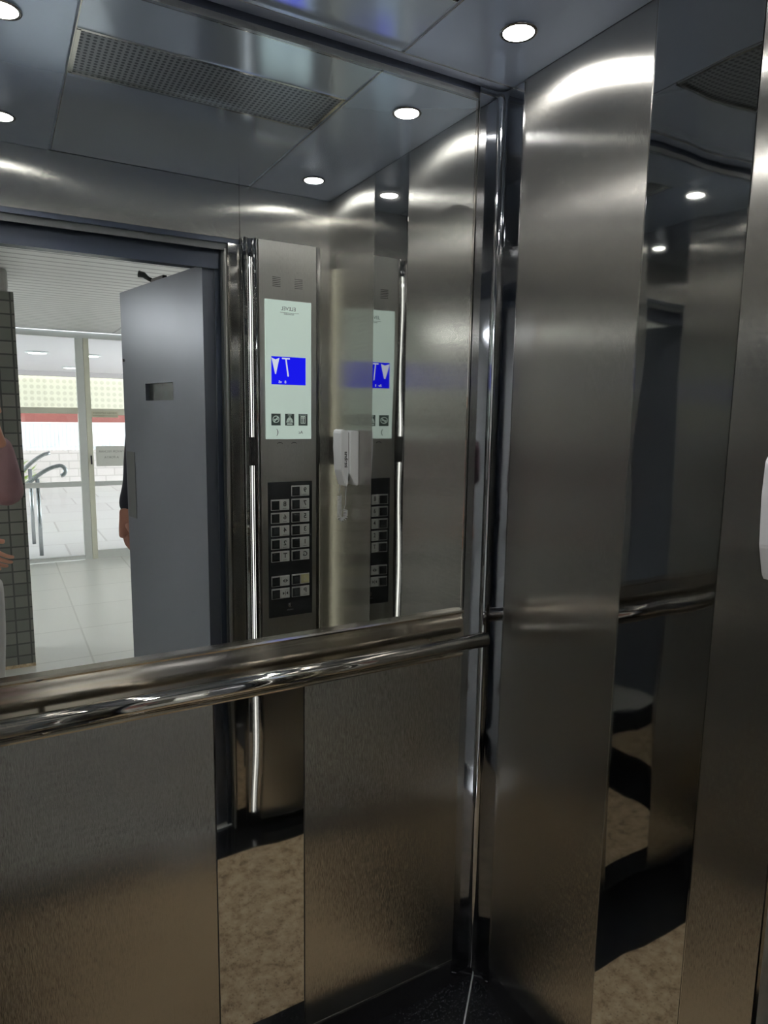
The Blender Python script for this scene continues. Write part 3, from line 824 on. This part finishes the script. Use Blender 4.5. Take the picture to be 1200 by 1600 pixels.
pp = empty('potted_shrub', (-1.02, -8.6, 0), 'bright yellow-green leafy shrub in a low planter by the ramp outside', 'plant')
mb('pot').lathe([(.0, -.02), (.16, -.02), (.21, .30), (.23, .32), (.20, .32), (.0, .29)], (-1.02, -8.6, 0), 24).build('pot', pp)
b = mb('leafgreen')
for k in range(260):
    a = random.uniform(0, 2 * PI); e = random.uniform(-.2, 1.3); r = random.uniform(.16, .42)
    c = Vector((-1.02 + r * math.cos(a) * math.cos(e), -8.6 + r * math.sin(a) * math.cos(e), .62 + r * .8 * math.sin(e)))
    d = Vector((math.cos(a), math.sin(a), random.uniform(-.2, .9))).normalized() * .07; w = d.cross(Vector((0, 0, 1))).normalized() * .022
    b.poly([c - d, c + w, c + d, c - w])
b.tube([(-1.02, -8.6, .29), (-1.0, -8.6, .6)], .015, 8)
b.build('foliage', pp, fix=False)

# ------------------------------------------------------------------ people
def skin(nodes, edges, root=0, sub=2):
    """nodes: list of (x,y,z,rx,ry)"""
    me = bpy.data.meshes.new('s'); me.from_pydata([n[:3] for n in nodes], edges, [])
    o = bpy.data.objects.new('s', me); COL.objects.link(o)
    md = o.modifiers.new('k', 'SKIN'); md.use_smooth_shade = True
    sv = me.skin_vertices[0].data
    for i, n in enumerate(nodes):
        sv[i].radius = (n[3], n[4] if len(n) > 4 else n[3]); sv[i].use_root = (i == root)
    sd = o.modifiers.new('s', 'SUBSURF'); sd.levels = sub; sd.render_levels = sub
    dg = bpy.context.evaluated_depsgraph_get(); out = bpy.data.meshes.new_from_object(o.evaluated_get(dg))
    bpy.data.objects.remove(o); bpy.data.meshes.remove(me)
    return out

def chain(nodes, **k): return skin(nodes, [(i, i + 1) for i in range(len(nodes) - 1)], **k)

def add(b, me, ell=None):
    of = set(b.bm.faces); b.bm.from_mesh(me)
    for f in b.bm.faces:
        if f not in of: f.material_index = b.cur; f.smooth = True
    bpy.data.meshes.remove(me)

def hand(b, wrist, fwd, palm_n, thumb_side, curl=.5, s=1.0):
    """palm and five fingers; fwd = finger direction, palm_n = palm normal, thumb_side = direction of the thumb"""
    w = Vector(wrist); f = Vector(fwd).normalized(); t = Vector(thumb_side); t = (t - f * t.dot(f)).normalized(); n = Vector(palm_n); n = (n - f * n.dot(f) - t * n.dot(t)).normalized()
    def nd(p, r): return (p.x, p.y, p.z, r * s, r * s)
    base = [w + f * .085 * s + t * (.030 - .020 * i) * s for i in range(4)]
    nodes = [nd(w, .022), nd(w + f * .03 * s, .025), nd(w + f * .06 * s, .022)]
    add(b, chain([((w - f * .05 * s).x, (w - f * .05 * s).y, (w - f * .05 * s).z, .024 * s, .022 * s), (w.x, w.y, w.z, .026 * s, .020 * s)] + [((w + f * d * s).x, (w + f * d * s).y, (w + f * d * s).z, .030 * s, .018 * s) for d in (.03, .06, .085)]))
    for i, L in enumerate((.072, .080, .074, .058)):
        p = base[i] - f * .02 * s; d = f.copy(); pts = [nd(p, .0095)]
        for j, fr in enumerate((.45, .32, .23)):
            d = (d * math.cos(curl * (.5 + .5 * j)) + n * math.sin(curl * (.5 + .5 * j))).normalized() if j or curl else d
            p = p + d * (L * fr * s + (.02 * s if j == 0 else 0)); pts.append(nd(p, .0092 - .0011 * (j + 1)))
        add(b, chain(pts))
    p = w + f * .018 * s + t * .022 * s; d = (f * .75 + t * .66 + n * .25).normalized(); pts = [nd(p, .013)]
    for j, L in enumerate((.038, .030, .024)):
        p = p + d * L * s; pts.append(nd(p, .0118 - .0014 * j)); d = (d + f * .35 + n * .25 * curl).normalized()
    add(b, chain(pts))

def person(label, cx, cy, face, height, arms, skin_m, hair_m, top_m, leg_m, sleeve, long_hair):
    """face: heading angle (0 looks toward +y). arms: [(elbow, wrist, hand fwd, palm n, thumb)] right then left, world space"""
    k = height / 1.65
    R_ = Matrix.Rotation(-face, 3, 'Z')
    def P(x, y, z): v = R_ @ Vector((x * k, y * k, 0)); return Vector((cx + v.x, cy + v.y, z * k))
    root = empty('person', (cx, cy, 0), label, 'person')
    def n_(p, rx, ry=None): return (p.x, p.y, p.z, rx * k, (ry or rx) * k)
    b = mb(skin_m)
    # trunk, head, legs in one skinned skeleton
    nodes = [n_(P(0, 0, .90), .135, .105), n_(P(0, .005, 1.05), .112, .085), n_(P(0, 0, 1.22), .130, .095), n_(P(0, -.005, 1.34), .120, .085),
             n_(P(0, -.005, 1.405), .052, .052), n_(P(0, .0, 1.45), .047, .047), n_(P(0, .012, 1.50), .066, .074), n_(P(0, .005, 1.565), .070, .086), n_(P(0, 0, 1.61), .052, .062)]
    edges = [(i, i + 1) for i in range(8)]
    for s in (1, -1):
        i = len(nodes)
        nodes += [n_(P(.085 * s, 0, .82), .085, .088), n_(P(.09 * s, .01, .62), .070), n_(P(.092 * s, .012, .47), .052), n_(P(.094 * s, -.005, .32), .050), n_(P(.096 * s, -.01, .10), .032), n_(P(.098 * s, .0, .05), .036), n_(P(.100 * s, .10, .035), .032), n_(P(.10 * s, .16, .025), .022)]
        edges += [(0, i)] + [(i + j, i + j + 1) for j in range(7)]
    sh = []
    for s, (el, wr, hf, pn, th) in zip((1, -1), arms):
        i = len(nodes); S = P(.155 * s, -.005, 1.335); E_ = Vector(el); Wr = Vector(wr); sh.append(S)
        nodes += [n_(S, .050), n_(S.lerp(E_, .5), .043), n_(E_, .037), n_(E_.lerp(Wr, .35), .036), n_(Wr, .024)]
        edges += [(3, i)] + [(i + j, i + j + 1) for j in range(4)]
    add(b, skin(nodes, edges))
    for (el, wr, hf, pn, th) in arms: hand(b, wr, hf, pn, th, .45, k)
    # nose, ears, lips folded into the body mesh
    nb, nt_ = P(0, .088, 1.515), P(0, .083, 1.545)
    add(b, chain([n_(P(0, .070, 1.555), .008), n_(P(0, .086, 1.530), .012), n_(P(0, .090, 1.515), .013), n_(P(0, .074, 1.508), .010)]))
    for s in (1, -1): add(b, chain([n_(P(.070 * s, -.005, 1.515), .008), n_(P(.078 * s, -.010, 1.535), .012), n_(P(.076 * s, -.010, 1.560), .010)]))
    b.build('body', root, fix=False)
    for s in (1, -1):
        c = P(.029 * s, .071, 1.548)
        e = mb('eye').lathe([(0, -.012), (.009, -.008), (.012, 0), (.009, .008), (0, .012)], c, 16, 'Y').build('eye', root)
        mb('iris').lathe([(0, -.003), (.0055, -.002), (.0055, .002), (0, .003)], P(.029 * s, .083, 1.548), 14, 'Y').build('pupil', e)
    b = mb('lip'); add(b, chain([n_(P(-.022, .072, 1.487), .004), n_(P(0, .083, 1.489), .0075), n_(P(.022, .072, 1.487), .004)])); b.build('mouth', root, fix=False)
    # hair: cap plus length
    b = mb(hair_m)
    hn = [n_(P(0, -.012, 1.625), .062, .070), n_(P(0, -.035, 1.585), .078, .072), n_(P(0, -.055, 1.52), .074, .048)]
    if long_hair: hn += [n_(P(0, -.075, 1.43), .070, .034), n_(P(0, -.100, 1.33), .062, .026), n_(P(0, -.112, 1.25), .045, .020)]
    add(b, chain(hn)); b.build('hair', root, fix=False)
    # top
    b = mb(top_m)
    nodes = [n_(P(0, 0, .87), .162, .122), n_(P(0, .005, 1.05), .145, .108), n_(P(0, 0, 1.22), .146, .112), n_(P(0, -.005, 1.345), .120, .088), n_(P(0, -.005, 1.392), .066, .062)]
    edges = [(i, i + 1) for i in range(4)]
    for s, (el, wr, *_), S in zip((1, -1), arms, sh):
        i = len(nodes); E_ = Vector(el); Wr = Vector(wr)
        nn = [n_(S, .062), n_(S.lerp(E_, .5), .058), n_(E_, .056)]
        sl = sleeve[0 if s == 1 else 1]
        nn += [n_(E_.lerp(Wr, .45 * sl), .054), n_(E_.lerp(Wr, .95 * sl), .042)]
        nodes += nn; edges += [(3, i)] + [(i + j, i + j + 1) for j in range(len(nn) - 1)]
    add(b, skin(nodes, edges)); b.build('top', root, fix=False)
    b = mb(leg_m)
    nodes = [n_(P(0, 0, .93), .150, .118)]; edges = []
    for s in (1, -1):
        i = len(nodes)
        nodes += [n_(P(.085 * s, 0, .82), .097, .100), n_(P(.09 * s, .01, .62), .084), n_(P(.092 * s, .012, .47), .068), n_(P(.094 * s, -.005, .30), .066), n_(P(.096 * s, -.008, .13), .060)]
        edges += [(0, i)] + [(i + j, i + j + 1) for j in range(4)]
    add(b, skin(nodes, edges)); b.build('trousers', root, fix=False)
    for s in (1, -1):
        b = mb('shoe'); add(b, chain([n_(P(.097 * s, -.045, .045), .038), n_(P(.098 * s, .0, .048), .042), n_(P(.100 * s, .10, .038), .042, .036), n_(P(.10 * s, .17, .030), .030, .026)]))
        b.box(P(.06 * s, 0, 0).x, P(.14 * s, 0, 0).x, P(0, -.07, 0).y, P(0, .18, 0).y, 0.0, .014, .004)
        b.build('shoe', root, fix=False)
    return root

# the photographer stands in the lobby just outside the cabin and holds the phone up beside the face
person('person in a loose dusty pink top and white trousers taking the photo with a phone', -1.235, -1.60, 0, 1.66,
       [((-1.022, -1.56, 1.185), (-1.052, -1.375, 1.435), (-.25, .12, 1), (0, 1, 0), (-1, .2, .2)),
        ((-1.425, -1.57, 1.14), (-1.165, -1.440, 1.045), (1, .25, -.75), (0, -1, -.2), (.3, .2, 1))],
       'skin', 'hair', 'blouse', 'white_cloth', (1.0, .35), True)
mp = empty('mobile_phone', (-1.085, -1.345, 1.49), 'black mobile phone held up by the person in the pink top', 'phone')
rot = Matrix.Rotation(-.50, 4, 'Z') @ Matrix.Rotation(-.13, 4, 'X')
mb('black').box(-1.122, -1.048, -1.347, -1.339, 1.405, 1.565, bevel=.003, rot=rot, org=(-1.085, -1.343, 1.49)).build('phone_body', mp)

person('person in a dark long-sleeved top and grey trousers holding the lift door open', -.330, -1.98, 0, 1.72,
       [((-.105, -2.00, 1.14), (-.085, -1.93, .90), (0, .1, -1), (1, 0, 0), (0, 1, 0)),
        ((-.510, -1.93, 1.190), (-.573, -1.86, 1.04), (-.02, .10, -1), (.9, .2, 0), (.1, 1, 0))],
       'skin2', 'hair_dark', 'dark_cloth', 'grey_cloth', (1.0, .9), False)

# ------------------------------------------------------------------ light and camera
w = bpy.data.worlds.new('world'); SC.world = w; w.use_nodes = True
bg = w.node_tree.nodes['Background']; bg.inputs[0].default_value = (.86, .93, 1, 1); bg.inputs[1].default_value = 8.0
sun = bpy.data.lights.new('sun', 'SUN'); sun.energy = 10; sun.angle = .05; sun.color = (1, .97, .92)
so = bpy.data.objects.new('sun', sun); COL.objects.link(so); so.rotation_euler = (math.radians(-50), math.radians(38), 0)
so.location = (5, -10, 8)

cam = bpy.data.cameras.new('camera'); co = bpy.data.objects.new('camera', cam); COL.objects.link(co)
f, yaw, pitch, roll = 1054.55, .5174, -.1432, .015
cam.sensor_fit = 'VERTICAL'; cam.sensor_height = 24; cam.lens = f / 1600 * 24
cam.clip_start = .01
cyw, syw = math.cos(yaw), math.sin(yaw)
fw = Vector((syw * math.cos(pitch), cyw * math.cos(pitch), math.sin(pitch))); rt = Vector((cyw, -syw, 0)); up = rt.cross(fw)
c_, s_ = math.cos(roll), math.sin(roll)
r2, u2 = rt * c_ + up * s_, up * c_ - rt * s_
co.matrix_world = Matrix(((r2.x, u2.x, -fw.x, -1.0442), (r2.y, u2.y, -fw.y, -1.2954), (r2.z, u2.z, -fw.z, 1.5221), (0, 0, 0, 1)))
SC.camera = co
SC.view_settings.view_transform = 'Standard'
SC.view_settings.look = 'None'
SC.view_settings.exposure = 0
cy = SC.cycles
cy.max_bounces = 14; cy.glossy_bounces = 12; cy.diffuse_bounces = 4; cy.transparent_max_bounces = 12
cy.sample_clamp_indirect = 8; cy.use_denoising = True
cy.caustics_reflective = True
